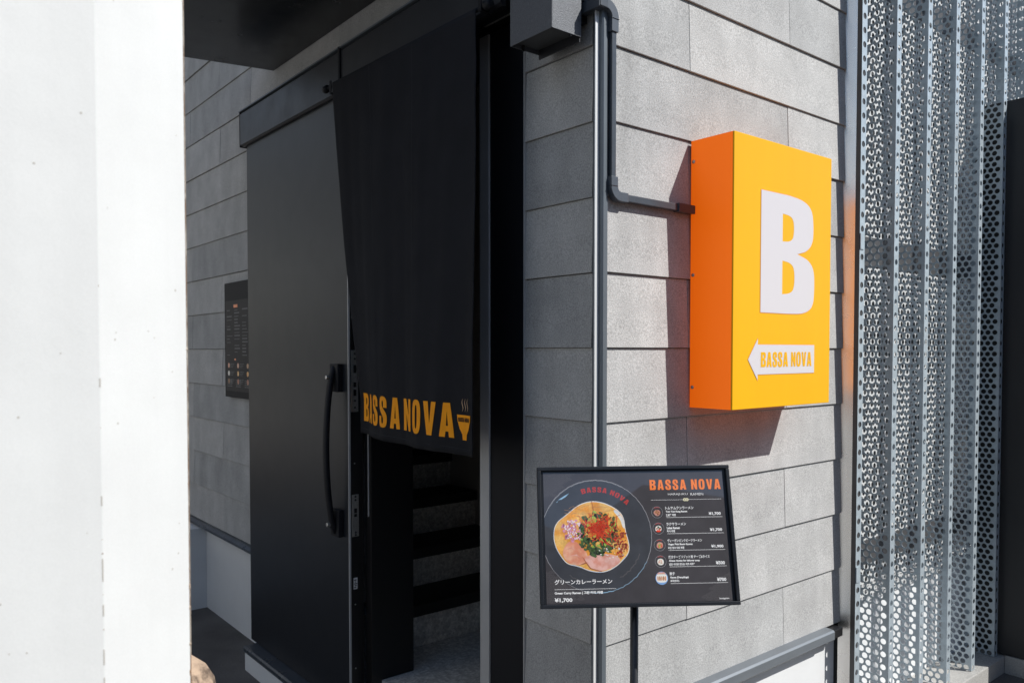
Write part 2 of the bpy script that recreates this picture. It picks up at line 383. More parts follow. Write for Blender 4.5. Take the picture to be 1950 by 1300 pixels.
# canopy soffit over the entrance
can = MB().prism([(-0.009, 2.243), (-0.411, 2.331), (-1.35, 2.535), (-1.35, 0.72), (-0.009, 0.72)], 'z', 2.958, 3.10).build('canopy', 'canopy_dark', None, 0.002); att(can, bld)

# ------------------------------------------------------------------ sliding door
door = empty('sliding_door', (-0.07, 1.83, 0.12))
tag(door, 'black metal sliding door slid open to the left of the doorway, with a long pull handle', 'door')
leaf = MB().box(-0.100, -0.036, 1.305, 2.366, 0.122, 2.63).build('door_leaf', 'door_black', None, 0.0015); att(leaf, door)
o = MB().box(-0.0985, -0.038, 1.3015, 1.3045, 0.122, 2.62).build('door_edge', 'edge_black'); att(o, door)
o = MB().box(-0.1015, -0.094, 1.2995, 1.3055, 0.122, 2.62).build('edge_strip', 'frame_grey'); att(o, door)
o['label'] = 'thin grey strip along the closing edge'
h = empty('pull_handle', (-0.10, 1.40, 1.18)); att(h, door)
pts = []
for i in range(25):
    t = i / 24; z = 1.515 - t * 0.675
    e = math.sin(math.pi * t) ** 0.55
    pts.append((-0.113 - 0.044 * e, 1.392 - 0.004 * e, z))
o = MB()
for i, p in enumerate(pts): pass
def ribbon(pts, w, th):
    """flattened bar swept in the x-z plane"""
    mb = MB(); k = 0
    for i, p in enumerate(pts):
        a = Vector(pts[max(0, i - 1)]); b = Vector(pts[min(len(pts) - 1, i + 1)]); d = (b - a).normalized(); nrm = Vector((d.z, 0, -d.x))
        c = Vector(p); wy = Vector((0, w / 2, 0))
        ring = []
        for j in range(12):
            t = 2 * math.pi * j / 12; cs, sn = math.cos(t), math.sin(t)
            ring.append(tuple(c + wy * math.copysign(abs(cs) ** .6, cs) + nrm * th / 2 * math.copysign(abs(sn) ** .6, sn)))
        mb.v += ring
        if i:
            for j in range(12): mb.f.append((k - 12 + j, k - 12 + (j + 1) % 12, k + (j + 1) % 12, k + j))
        k += 12
    mb.f.append(tuple(range(12))); mb.f.append(tuple(range(k - 12, k)))
    return mb
g = ribbon(pts, 0.031, 0.021).build('grip', 'frame_black', None, 0, True); att(g, h)
for z0, z1 in ((1.415, 1.528), (0.826, 0.936)):
    p = MB().box(-0.122, -0.1005, 1.352, 1.424, z0, z1).build('handle_mount', 'frame_black', None, 0.004); att(p, h)
    zc = 1.474 if z0 > 1 else 0.876
    s = MB().tube([(-0.1530, 1.396, zc), (-0.1515, 1.396, zc), (-0.125, 1.396, zc)], [0.0055, 0.0085, 0.0085], 14).build('screw', 'steel'); att(s, h)
for z0, z1, n in ((1.337, 1.584, 'lock_plate'), (0.835, 1.005, 'lock_plate')):
    p = MB().box(-0.089, -0.059, 1.2985, 1.3012, z0, z1).build(n, 'steel', None, 0.0008); att(p, door)
    L = z1 - z0
    for t in ((0.05, 0.13, 0.90, 0.96) if z0 < 1 else (0.06, 0.14, 0.82, 0.93)):
        s = MB().tube([(-0.074, 1.2992, z1 - t * L), (-0.074, 1.2972, z1 - t * L)], 0.0045, 10).build('plate_screw', 'box_inner'); att(s, p)
    for t0, t1 in (((0.33, 0.44), (0.46, 0.53)) if z0 < 1 else ((0.24, 0.37), (0.52, 0.60), (0.64, 0.74))):
        s = MB().box(-0.080, -0.068, 1.2976, 1.2984, z1 - t1 * L, z1 - t0 * L).build('bolt_slot', 'edge_black'); att(s, p)
o = MB().box(-0.083, -0.066, 1.3005, 1.3013, 0.622, 0.668).build('maker_sticker', 'ink_white'); att(o, door)
for i in range(5):
    s = MB().box(-0.081 + 0.003 * (i % 2), -0.072 + 0.002 * (i % 3), 1.2998, 1.3003, 0.627 + i * 0.0075, 0.631 + i * 0.0075).build('print_line', 'edge_black'); att(s, o)
o = MB().box(-0.087, -0.065, 1.3005, 1.3013, 1.710, 1.732).build('maker_sticker', 'frame_grey'); att(o, door)
for z in (1.90, 1.13, 0.56, 0.30, 2.25):
    s = MB().tube([(-0.076, 1.3015, z), (-0.076, 1.2995, z)], 0.0028, 8).build('edge_screw', 'steel'); att(s, door)

# ------------------------------------------------------------------ door curtain (noren) and its rod
rod = empty('curtain_rod', (-0.15, 0.83, 2.62))
tag(rod, 'thin black curtain rod on hooks below the door hood, carrying the curtain', 'rod')
att(MB().tube([(-0.15, 1.362, 2.618), (-0.15, 0.335, 2.598)], 0.0065, 14).build('rod', 'frame_black', None, 0, True), rod)
for yy, zz in ((1.378, 2.6185), (0.322, 2.5975)):
    e = MB().tube([(-0.15, yy + 0.016, zz), (-0.15, yy + 0.010, zz), (-0.15, yy - 0.012, zz), (-0.15, yy - 0.016, zz)], [0.006, 0.0145, 0.0145, 0.009], 16).build('finial', 'frame_black', None, 0, True); att(e, rod)
for yy in (1.318, 0.345):
    b = MB().box(-0.1265, -0.1205, yy - 0.007, yy + 0.007, 2.600, 2.775).box(-0.152, -0.1205, yy - 0.007, yy + 0.007, 2.588, 2.5945).box(-0.164, -0.160, yy - 0.007, yy + 0.007, 2.588, 2.634).build('hook', 'frame_black', None, 0.001); att(b, rod)
    b = MB().box(-0.1625, -0.1215, yy - 0.007, yy + 0.007, 2.5835, 2.5875).build('hook_arm', 'frame_black'); att(b, rod)

def smooth01(t): t = max(0.0, min(1.0, t)); return t * t * (3 - 2 * t)
def interp(tab, s):
    for (a, va), (b, vb) in zip(tab, tab[1:]):
        if s <= b: return va + (vb - va) * smooth01((s - a) / (b - a))
    return tab[-1][1]
BXT = [(0, .090), (.085, .076), (.187, .046), (.282, .017), (.374, -.001), (.474, -.008), (.580, -.018), (.668, -.037), (.755, -.038), (.851, -.031), (.943, -.025), (1.0, -.038)]
BYT = [(0, 1.25), (.085, 1.172), (.187, 1.081), (.282, .998), (.374, .914), (.474, .82), (.580, .722), (.668, .642), (.755, .561), (.851, .471), (.943, .386), (1.0, .335)]
def lin(tab, s):
    s = max(0.0, min(1.0, s)); i = 0
    while i < len(tab) - 2 and s > tab[i + 1][0]: i += 1
    def val(k): k = max(0, min(len(tab) - 1, k)); return tab[k]
    (a, va), (b, vb) = val(i), val(i + 1); t = (s - a) / (b - a)
    m0 = (vb - val(i - 1)[1]) / max(1e-6, b - val(i - 1)[0]) * (b - a); m1 = (val(i + 2)[1] - va) / max(1e-6, val(i + 2)[0] - a) * (b - a)
    t2, t3 = t * t, t * t * t
    return (2 * t3 - 3 * t2 + 1) * va + (t3 - 2 * t2 + t) * m0 + (-2 * t3 + 3 * t2) * vb + (t3 - t2) * m1
def cloth_pt(s, t):
    """s 0..1 from the left edge, t 0..1 downwards: straight on the rod, blown inwards at the lower left"""
    yt = 1.300 + (0.366 - 1.300) * s
    zt = 2.622 + (2.598 - 2.622) * s
    z = zt + (1.258 + 0.008 * s - zt) * t
    k = smooth01(t / 0.9 * 0.93 + 0.04) if t < 0.9 else 1.0
    k = min(1.0, max(0.0, t) / 0.9) ** 1.25
    x = -0.162 + k * lin(BXT, s); y = yt + (lin(BYT, s) - yt) * k
    g = min(1, t * 6 + .25)
    x += g * (0.0075 * (noise.noise(Vector((s * 5.2 + .6 * t, t * 0.7, 1.3))) ) * (0.35 + 0.65 * t) + 0.0045 * noise.noise(Vector((s * 13 + t * 1.4, t * 1.1, 5.1))) + 0.0020 * noise.noise(Vector((s * 9 - t * 6, t * 7 + s * 5, 9.7))) + 0.0035 * math.exp(-((s - 0.57 + .03 * t) / 0.02) ** 2) * t - 0.002 * math.exp(-((s - 0.22) / 0.03) ** 2) * t)
    x += 0.0012 * math.sin(t * 40 + s * 9) * math.sin(s * 7) * (1 - t) * g
    return Vector((x, y, z))
cur = empty('door_curtain', (-0.15, 0.83, 1.26))
tag(cur, 'black cloth door curtain lettered in orange along its hem, hanging in the doorway', 'curtain')
mb = MB(); NS, NT = 110, 90
for j in range(NT + 1):
    for i in range(NS + 1): mb.v.append(tuple(cloth_pt(i / NS, j / NT)))
for j in range(NT):
    for i in range(NS):
        a = j * (NS + 1) + i; mb.f.append((a, a + 1, a + NS + 2, a + NS + 1))
fab = mb.build('fabric', 'cloth', None, 0, True)
sd = fab.modifiers.new('thick', 'SOLIDIFY'); sd.thickness = 0.0014; sd.offset = 1
att(fab, cur)
CW, CH = 0.934, 1.352                                                  # cloth size in metres
def on_cloth(me, lift=0.0035):
    """dice a flat print (u across, v up from the hem, metres) and lay it on the cloth"""
    bm = bmesh.new(); bm.from_mesh(me)
    bmesh.ops.triangulate(bm, faces=bm.faces)
    for _ in range(3):
        es = [e for e in bm.edges if e.calc_length() > 0.012]
        if not es: break
        bmesh.ops.subdivide_edges(bm, edges=es, cuts=1); bmesh.ops.triangulate(bm, faces=bm.faces)
    for v in bm.verts:
        s = v.co.x / CW; t = 1 - v.co.y / CH
        p = cloth_pt(s, t); dx = cloth_pt(s + .004, t) - cloth_pt(s - .004, t); dz = cloth_pt(s, t - .004) - cloth_pt(s, t + .004)
        n = dx.cross(dz).normalized()
        if n.x > 0: n = -n
        v.co = p + n * lift
    bm.to_mesh(me); bm.free(); me.shade_smooth(); return me
letters = [('B', .050, .105), ('A', .155, .1), ('S', .255, .1), ('S', .352, .095), ('A', .452, .10), ('N', .568, .088), ('O', .664, .08), ('V', .728, .0), ('A', .0, .0)]
LP = [('B', 0.045, 0.068), ('A', 0.134, 0.074), ('S', 0.226, 0.066), ('S', 0.314, 0.066), ('A', 0.402, 0.072), ('N', 0.500, 0.066), ('O', 0.588, 0.060), ('V', 0.664, 0.076), ('A', 0.754, 0.074)]
for c, u0, w in LP:
    wd, polys = GL[c]; k = w / wd
    me = flat([[(u0 + x * k, 0.050 + y * 0.108) for x, y in p] for p in polys])
    att(put('printed_letter', on_cloth(me), 'cloth_print'), cur)
bw = [(0.842, 0.124), (0.924, 0.124), (0.921, 0.104), (0.910, 0.080), (0.896, 0.064), (0.894, 0.047), (0.872, 0.047), (0.870, 0.064), (0.856, 0.080), (0.845, 0.104)]
bo = att(put('printed_bowl', on_cloth(flat([bw])), 'cloth_print'), cur)
for c, polys in word_polys('BASSA NOVA', 0.850, 0.103, 0.066, 0.013):
    att(put('bowl_lettering', on_cloth(flat(polys), 0.0048), 'cloth'), bo)
for i in range(3):
    ps = []; 
    for q in range(11):
        t = q / 10; ps.append((0.870 + i * 0.0150 + 0.004 * math.sin(t * 6.3) + 0.004 * t, 0.134 + t * 0.040))
    poly = [(x - 0.0016 * math.sin(math.pi * (i2 + .6) / 11.2), y) for i2, (x, y) in enumerate(ps)] + [(x + 0.0016 * math.sin(math.pi * (i2 + .6) / 11.2), y) for i2, (x, y) in reversed(list(enumerate(ps)))]
    att(put('printed_steam', on_cloth(flat([poly])), 'cloth_print_pale'), cur)
mat('cloth_seam', (0.020, 0.021, 0.026), 0.95)
for q in (0.31, 0.62):
    me = flat([[(CW * q, 0.002), (CW * q + 0.0022, 0.002), (CW * q + 0.0022, CH - .002), (CW * q, CH - .002)]])
    att(put('panel_seam', on_cloth(me, 0.0026), 'cloth_seam'), cur)
me = flat([[(0.003, 0.020), (CW - 0.003, 0.020), (CW - 0.003, 0.0215), (0.003, 0.0215)]])
att(put('hem_seam', on_cloth(me, 0.0026), 'cloth_seam'), cur)

# ------------------------------------------------------------------ wall lamp box on the shaded wall and cable duct
lamp = empty('wall_box', (-0.1, 0.12, 2.44))
tag(lamp, 'dark grey metal box open below, fixed high on the wall beside the corner', 'box')
x0, x1, y0, y1, z0, z1 = -0.158, -0.050, 0.032, 0.208, 2.440, 2.86
att(MB().box(x0, x0 + .003, y0, y1, z0, z1).build('front_plate', 'box_metal', None, 0.0008), lamp)
att(MB().box(x0 + .0032, x1, y0, y0 + .003, z0, z1).build('side_plate', 'box_metal', None, 0.0008), lamp)
att(MB().box(x0 + .0032, x1, y1 - .003, y1, z0, z1).build('side_plate', 'box_metal', None, 0.0008), lamp)
att(MB().box(x1 - .004, x1, y0 + .0032, y1 - .0032, z0 - 0.014, z1).build('back_plate', 'hood_black', None, 0.0008), lamp)
att(MB().box(x0 + .0035, x1 - .005, y0 + .0035, y1 - .0035, z0 + 0.012, z0 + 0.016).build('bottom_plate', 'box_inner', None, 0.0008), lamp)
att(MB().box(x0 + .0035, x1, y0 + .0035, y1 - .0035, z1 - .004, z1).build('top_plate', 'box_metal'), lamp)
att(MB().box(-0.0495, -0.012, 0.070, 0.175, 2.475, 2.80).build('wall_mount', 'hood_black', None, 0.003), lamp)
for yy, xx in ((y0 + .006, -0.085), (y1 - .006, -0.115)):
    att(MB().tube([(xx, yy, z0 + .013), (xx, yy, z0 - .004)], 0.004, 10).build('clip', 'edge_black'), lamp)
duct = empty('cable_duct', (0.03, -0.02, 2.0))
tag(duct, 'dark slate plastic cable duct running down the corner and across to the yellow sign', 'duct')
def bar(name, m, a, b, w, h, up, parent, bevel=0.002):
    """rectangular bar between two points; 'up' is its depth axis"""
    a = Vector(a); b = Vector(b); d = (b - a); L = d.length; d.normalize(); up = Vector(up); s = d.cross(up).normalized(); u = s.cross(d)
    mb = MB(); 
    for t in (0, L):
        for q in ((-1, -1), (1, -1), (1, 1), (-1, 1)): mb.v.append(tuple(a + d * t + s * q[0] * w / 2 + u * q[1] * h / 2))
    mb.f = [(0, 1, 2, 3), (7, 6, 5, 4), (0, 4, 5, 1), (1, 5, 6, 2), (2, 6, 7, 3), (3, 7, 4, 0)]
    o = mb.build(name, m, None, bevel); att(o, parent); return o
bar('duct_run', 'duct_plastic', (0.0225, -0.016, 2.046), (0.0225, -0.016, 2.470), 0.017, 0.016, (0, -1, 0), duct)
bar('duct_run', 'duct_plastic', (0.075, -0.017, 2.009), (0.30, -0.016, 2.009), 0.020, 0.016, (0, -1, 0), duct)
bar('duct_run', 'duct_plastic', (0.298, -0.017, 2.009), (0.3755, -0.017, 2.009), 0.026, 0.022, (0, -1, 0), duct)
def elbow(name, cx, cz, r, a0, a1, w, h, yc, parent, m):
    mb = MB(); n = 9; k = 0
    for i in range(n):
        t = a0 + (a1 - a0) * i / (n - 1); c, s = math.cos(t), math.sin(t)
        for q in ((-w / 2, -h / 2), (w / 2, -h / 2), (w / 2, h / 2), (-w / 2, h / 2)):
            mb.v.append((cx + c * (r + q[0]), yc - q[1], cz + s * (r + q[0])))
        if i:
            for j in range(4): mb.f.append((k - 4 + j, k - 4 + (j + 1) % 4, k + (j + 1) % 4, k + j))
        k += 4
    mb.f.append((0, 1, 2, 3)); mb.f.append((k - 4, k - 3, k - 2, k - 1))
    o = mb.build(name, m, None, 0.0015); att(o, parent); return o
E_ = elbow('elbow', 0.049, 2.036, 0.027, math.pi, 1.5 * math.pi, 0.026, 0.022, -0.017, duct, 'duct_cover')
bar('elbow_sleeve', 'duct_cover', (0.047, -0.017, 2.009), (0.078, -0.017, 2.009), 0.026, 0.022, (0, -1, 0), duct, 0.0015)
bar('elbow_sleeve', 'duct_cover', (0.0225, -0.017, 2.034), (0.0225, -0.017, 2.062), 0.026, 0.022, (0, -1, 0), duct, 0.0015)
elbow('elbow', -0.011, 2.49, 0.034, 0.0, 0.5 * math.pi, 0.026, 0.022, -0.0175, duct, 'duct_cover')
bar('elbow_sleeve', 'duct_cover', (0.0225, -0.017, 2.455), (0.0225, -0.017, 2.492), 0.026, 0.022, (0, -1, 0), duct, 0.0015)
bar('duct_run', 'duct_plastic', (-0.007, -0.0175, 2.524), (-0.036, -0.0175, 2.524), 0.026, 0.022, (0, -1, 0), duct)
bar('duct_run', 'duct_plastic', (-0.027, -0.026, 2.524), (-0.027, 0.069, 2.524), 0.030, 0.024, (-1, 0, 0), duct)
bar('duct_collar', 'edge_black', (-0.027, 0.046, 2.520), (-0.027, 0.0695, 2.520), 0.062, 0.030, (-1, 0, 0), duct, 0.004)

# ------------------------------------------------------------------ light-box sign
sx0, sx1, sd_, sz0, sz1 = 0.376, 0.918, 0.165, 1.408, 2.219
sign = empty('light_box_sign', (0.647, -0.004, sz0))
tag(sign, 'yellow and orange light-box sign with a large white B above an arrow', 'sign')
t = 0.004
att(MB().box(sx0, sx0 + t, -sd_ + .006, -0.010, sz0, sz1).build('side_panel', 'sign_side_glow', None, 0.0008), sign)
att(MB().box(sx1 - t, sx1, -sd_ + .006, -0.010, sz0, sz1).build('side_panel', 'sign_top', None, 0.0008), sign)
att(MB().box(sx0 + t + .0003, sx1 - t - .0003, -sd_ + .006, -0.010, sz1 - t, sz1).build('top_panel', 'sign_top', None, 0.0008), sign)
att(MB().box(sx0 + t + .0003, sx1 - t - .0003, -sd_ + .006, -0.010, sz0, sz0 + t).build('bottom_panel', 'sign_side_glow', None, 0.0008), sign)
att(MB().box(sx0 + t + .001, sx1 - t - .001, -0.016, -0.010, sz0 + t + .001, sz1 - t - .001).build('back_panel', 'backing'), sign)
face = MB().box(sx0, sx1, -sd_, -sd_ + .0057, sz0, sz1).build('face', 'sign_face', None, 0.0015); att(face, sign)
def on_plane(me, y, name, m, parent):
    for v in me.vertices: v.co = (v.co.x, y - v.co.z, v.co.y)
    bm = bmesh.new(); bm.from_mesh(me); bmesh.ops.recalc_face_normals(bm, faces=bm.faces); bm.to_mesh(me); bm.free()
    return att(put(name, me, m), parent)
def grow(polys, d):
    """outline fatter by d about its centre line (simple normal offset)"""
    out = []
    for p in polys:
        n = len(p); q = []
        ar = sum(p[i][0] * p[(i + 1) % n][1] - p[(i + 1) % n][0] * p[i][1] for i in range(n))
        sg = 1 if ar > 0 else -1
        for i in range(n):
            a, b, c = Vector(p[i - 1]), Vector(p[i]), Vector(p[(i + 1) % n])
            e1 = (b - a); e2 = (c - b)
            if e1.length < 1e-9 or e2.length < 1e-9: q.append(tuple(b)); continue
            n1 = Vector((e1.y, -e1.x)).normalized(); n2 = Vector((e2.y, -e2.x)).normalized()
            m_ = (n1 + n2); m_ = m_.normalized() / max(0.5, m_.normalized().dot(n1)) if m_.length > 1e-6 else n1
            q.append((b.x + m_.x * d * sg, b.y + m_.y * d * sg))
        out.append(q)
    return out
bp = [[(0.511 + x * (0.307 / 0.60), 1.696 + y * 0.372) for x, y in p] for p in GL['B'][1]]
on_plane(flat([bp[0]] , 0.0), -sd_ - 0.0006, 'letter_outline', 'sign_rim', sign)
on_plane(flat(grow([bp[0]], -0.0018) + grow(bp[1:], 0.0), 0.0), -sd_ - 0.0012, 'letter', 'sign_white', sign)
ins = [soft([(a[0], a[1]) for a in p], set()) for p in bp[1:]]
for p in bp[1:]: on_plane(flat([p]), -sd_ - 0.0009, 'letter_counter', 'sign_face', sign)
arrow = [(0.449, 1.5555), (0.502, 1.6215), (0.502, 1.6015), (0.821, 1.6015), (0.821, 1.5085), (0.502, 1.5085), (0.502, 1.4895)]
on_plane(flat([arrow]), -sd_ - 0.0006, 'arrow_outline', 'sign_rim', sign)
ar = on_plane(flat(grow([arrow], -0.0015)), -sd_ - 0.0012, 'arrow', 'sign_white', sign)
for c, polys in word_polys('BASSA NOVA', 0.517, 1.532, 0.286, 0.0455, gap=0.09):
    on_plane(flat(polys), -sd_ - 0.0018, 'arrow_lettering', 'sign_face', ar)
for z in (2.155, 1.812, 1.470):
    s = MB().tube([(sx0 - 0.0025, -0.020, z), (sx0 - 0.0018, -0.020, z), (sx0 + .001, -0.020, z)], [0.0035, 0.0055, 0.006], 12).build('screw', 'steel', None, 0, True); att(s, sign)
for zc, xc in ((1.30, 0), ): pass
for xx in (0.42, 0.86):
    for zz in (1.45, 2.15):
        att(MB().box(xx, xx + .03, -0.0098, 0.004, zz, zz + .03).build('wall_bracket', 'edge_black'), sign)

# ------------------------------------------------------------------ perforated screen
scr = empty('perforated_screen', (1.31, -0.07, 0.08))
tag(scr, 'galvanised perforated metal screen folded into deep upright ribs, right of the yellow sign', 'screen')
YF, DEP, PIT, FL = -0.072, 0.135, 0.274, 0.038
RP, HP, HR = 0.0262, 0.0302, 0.0117
ZB, ZT = 0.085, 4.1
NROW = int((ZT - ZB) / RP)
def perf(mb, org, du, wid, cols_even, cols_odd, nrm, th=0.0016, inset=None):
    """perforated strip: rows stacked up z, holes cut as real openings with rims"""
    org = Vector(org); du = Vector(du); nrm = Vector(nrm)
    def P(u, v): return tuple(org + du * u + Vector((0, 0, v)))
    for r in range(NROW):
        v0 = r * RP; v1 = v0 + RP; nh = cols_even if r % 2 == 0 else cols_odd
        if nh == 0: mb.quad(P(0, v0), P(wid, v0), P(wid, v1), P(0, v1)); continue
        cwid = HP if wid > HP * 1.6 else wid * 0.86
        m0 = (wid - nh * cwid) / 2
        if m0 > 1e-5:
            mb.quad(P(0, v0), P(m0, v0), P(m0, v1), P(0, v1)); mb.quad(P(wid - m0, v0), P(wid, v0), P(wid, v1), P(wid - m0, v1))
        for c in range(nh):
            u0 = m0 + c * cwid; cu_, cv = u0 + cwid / 2, (v0 + v1) / 2
            rect = []
            for k in range(4):
                cx, cy = ((1, -1), (1, 1), (-1, 1), (-1, -1))[k]; nx, ny = ((1, 1), (-1, 1), (-1, -1), (1, -1))[k]
                for q in (0, 1 / 3, 2 / 3):
                    rect.append((cu_ + (cx + (nx - cx) * q) * cwid / 2, cv + (cy + (ny - cy) * q) * RP / 2))
            k0 = len(mb.v)
            ang = [math.atan2(b - cv, a - cu_) for a, b in rect]
            ev = [-math.pi / 4 + i * math.pi / 6 for i in range(12)]
            for a, b in rect: mb.v.append(P(a, b))
            for a in ev: mb.v.append(P(cu_ + HR * math.cos(a), cv + HR * math.sin(a)))
            for a in ev:
                q = Vector(P(cu_ + HR * math.cos(a), cv + HR * math.sin(a))) - nrm * th; mb.v.append(tuple(q))
            for i in range(12):
                j = (i + 1) % 12
                mb.f.append((k0 + i, k0 + j, k0 + 12 + j, k0 + 12 + i)); mb.f.append((k0 + 12 + i, k0 + 12 + j, k0 + 24 + j, k0 + 24 + i))
base_me = None
mods = 9
def rib_mesh():
    mb = MB()
    perf(mb, (0, DEP, 0), (0, -1, 0), DEP, 4, 3, (-1, 0, 0))                    # web facing the street corner
    perf(mb, (0, 0, 0), (1, 0, 0), FL, 1, 0, (0, -1, 0))                        # front fold
    me = bpy.data.meshes.new('rib'); me.from_pydata(mb.v, [], mb.f); return me
bk = MB(); perf(bk, (0, DEP + .004, 0), (1, 0, 0), PIT, 9, 8, (0, -1, 0))
back = bpy.data.meshes.new('backing_sheet'); back.from_pydata(bk.v, [], bk.f); back.materials.append(M['galvanised_pale'])
rib = rib_mesh(); rib.materials.append(M['galvanised'])
fl = MB(); perf(fl, (0, 0, 0), (1, 0, 0), FL, 1, 0, (0, -1, 0))
att(MB().box(1.2940, 1.3290, YF + .0030, YF + .0050, 0.56, TOPZ).build('shadow_backing', 'post_dark'), scr)  # solid strip added so the first fold casts an unbroken shadow on the siding
first = bpy.data.meshes.new('first_fold'); first.from_pydata(fl.v, [], fl.f); first.materials.append(M['galvanised'])
for i in range(mods):
    o = bpy.data.objects.new('perforated_rib', rib if i else first); COL.objects.link(o)
    o.location = (1.293 + i * PIT, YF, ZB); att(o, scr)
    o = bpy.data.objects.new('backing_sheet', back); COL.objects.link(o)
    o.location = (1.3180 + i * PIT, YF, 0.532); att(o, scr)
# small clip plates on the first fold, rails behind
for z in (1.99, 0.735):
    att(MB().box(1.2945, 1.322, YF - .0035, YF - .0005, z - .03, z + .03).build('clip_plate', 'galvanised', None, 0.001), scr)
for z0, z1 in ((1.93, 2.05), (0.69, 0.79), (3.05, 3.15)):
    att(MB().box(1.335, 3.8, 0.0635, 0.0660, z0, z1).build('support_rail', 'post_dark'), scr)
for i in range(7):
    pass
att(MB().prism([(1.3005, -0.0005), (1.3110, -0.0444), (1.3135, -0.0444), (1.3040, -0.0005)], 'z', 0.0, TOPZ).build('mirror_panel', 'stainless'), scr)
att(MB().box(1.3100, 1.3165, -0.0700, -0.0447, 0.0, TOPZ).build('edge_post', 'post_dark'), scr)
att(MB().box(1.307, 5.0, -0.10, 0.085, 0.0, 0.082).build('concrete_curb', 'concrete', None, 0.004), scr)

# dark partition beyond the screen
part = empty('partition', (2.75, -0.3, 0))
tag(part, 'near-black upright partition panel at the right edge, in front of the perforated screen', 'partition')
att(MB().box(2.72, 2.80, -0.42, 0.060, 0.09, 2.79).build('panel', 'partition', None, 0.004), part)
att(MB().box(2.715, 2.805, -0.44, -0.101, 0.0, 0.088).build('foot', 'concrete', None, 0.003), part)

# ------------------------------------------------------------------ wall menu case on the shaded wall
wm = empty('menu_case', (-0.03, 2.6, 1.32))
tag(wm, 'dark framed menu case with small print, mounted on the shaded wall behind the open door', 'menu case')
att(MB().box(-0.030, -0.009, 2.42, 2.905, 1.325, 1.955).build('case', 'frame_black', None, 0.003), wm)
pn = MB().box(-0.0312, -0.0302, 2.44, 2.885, 1.36, 1.855).build('print', 'paper_matt'); att(pn, wm)
o = MB().box(-0.0318, -0.0314, 2.70, 2.76, 1.815, 1.832).build('title', 'ink_orange'); att(o, pn)
for cI in range(3):
    for rI in range(15):
        y1 = 2.865 - cI * 0.115; w = random.uniform(0.045, 0.09); zz = 1.800 - rI * 0.0175
        if random.random() < 0.1: continue
        o = MB().box(-0.0317, -0.0314, y1 - w, y1, zz, zz + random.choice((0.0035, 0.0045, 0.007))).build('print_line', 'print_dim'); att(o, pn)
for cI in range(3):
    for rI in range(3):
        yc, zc = 2.84 - cI * 0.14, 1.500 - rI * 0.043
        ring = [(yc + 0.014 * math.cos(a / 12 * 2 * math.pi), zc + 0.014 * math.sin(a / 12 * 2 * math.pi)) for a in range(12)]
        o = MB().prism(ring, 'x', -0.0317, -0.0314).build('dish_picture', random.choice(['food_pork', 'food_white', 'food_brown', 'food_soup'])); att(o, pn)
        for q in range(3):
            o = MB().box(-0.0317, -0.0314, yc - 0.085 + 0.01 * q, yc - 0.022, zc + 0.008 - q * 0.009, zc + 0.011 - q * 0.009).build('print_line', 'print_dim'); att(o, pn)
for rI in range(4):
    for cI in range(3):
        o = MB().box(-0.0317, -0.0314, 2.79 - cI * 0.13, 2.865 - cI * 0.13, 1.385 + rI * 0.011, 1.389 + rI * 0.011).build('print_line', 'print_dim'); att(o, pn)
o = MB().box(-0.0317, -0.0314, 2.73, 2.755, 1.529, 1.538).build('title', 'ink_orange'); att(o, pn)

# ------------------------------------------------------------------ menu stand
st = empty('menu_stand', (-0.205, -0.31, 0.0))
tag(st, 'black framed landscape menu board with a ramen bowl picture, on a slim black pole', 'menu stand')
fc = Vector((-0.2271, -0.3366, 1.1614)); yaw, tilt, roll = R(233.07), R(16.13), R(0.48)
nz = Vector((math.cos(yaw) * math.cos(tilt), math.sin(yaw) * math.cos(tilt), math.sin(tilt)))
rx = Vector((0, 0, 1)).cross(nz).normalized(); ux = nz.cross(rx)
r2 = rx * math.cos(roll) + ux * math.sin(roll); u2 = -rx * math.sin(roll) + ux * math.cos(roll)
BM = Matrix(((r2.x, u2.x, nz.x, fc.x), (r2.y, u2.y, nz.y, fc.y), (r2.z, u2.z, nz.z, fc.z), (0, 0, 0, 1)))
board = MB().box(-.2235, .2235, -.156, .156, -.010, -.0022).build('board', 'stand_black'); board.matrix_world = BM
board.location = fc; board.rotation_euler = BM.to_euler(); sub(board, st)
def onb(o):
    """child of the board, in board coordinates"""
    o.parent = board; return o
w, hh, fw = .225, .1575, .0085
for name, a in (('frame_bar', (-w, w, hh - fw, hh)), ('frame_bar', (-w, w, -hh, -hh + fw)), ('frame_bar', (-w, -w + fw, -hh + fw + .0001, hh - fw - .0001)), ('frame_bar', (w - fw, w, -hh + fw + .0001, hh - fw - .0001))):
    onb(MB().box(a[0], a[1], a[2], a[3], -.012, .0055).build(name, 'stand_black', None, 0.0015))
onb(MB().box(-.2155, .2155, -.1485, .1485, -.0021, -.0010).build('inner_mat', 'stand_black'))
PX0, PX1, PY0, PY1 = -.2115, .2095, -.1500, .1455
PX0, PX1, PY0, PY1 = -.2110, .2092, -.1484, .1450
prt = onb(MB().box(PX0, PX1, PY0, PY1, -.0009, -.0002).build('menu_print', 'paper'))
LAY = [0]
def ink(me, name, m, lay):
    for v in me.vertices: v.co = (v.co.x / 1000, v.co.y / 1000, lay * 0.00006)
    o = put(name, me, m); o.parent = board; return o
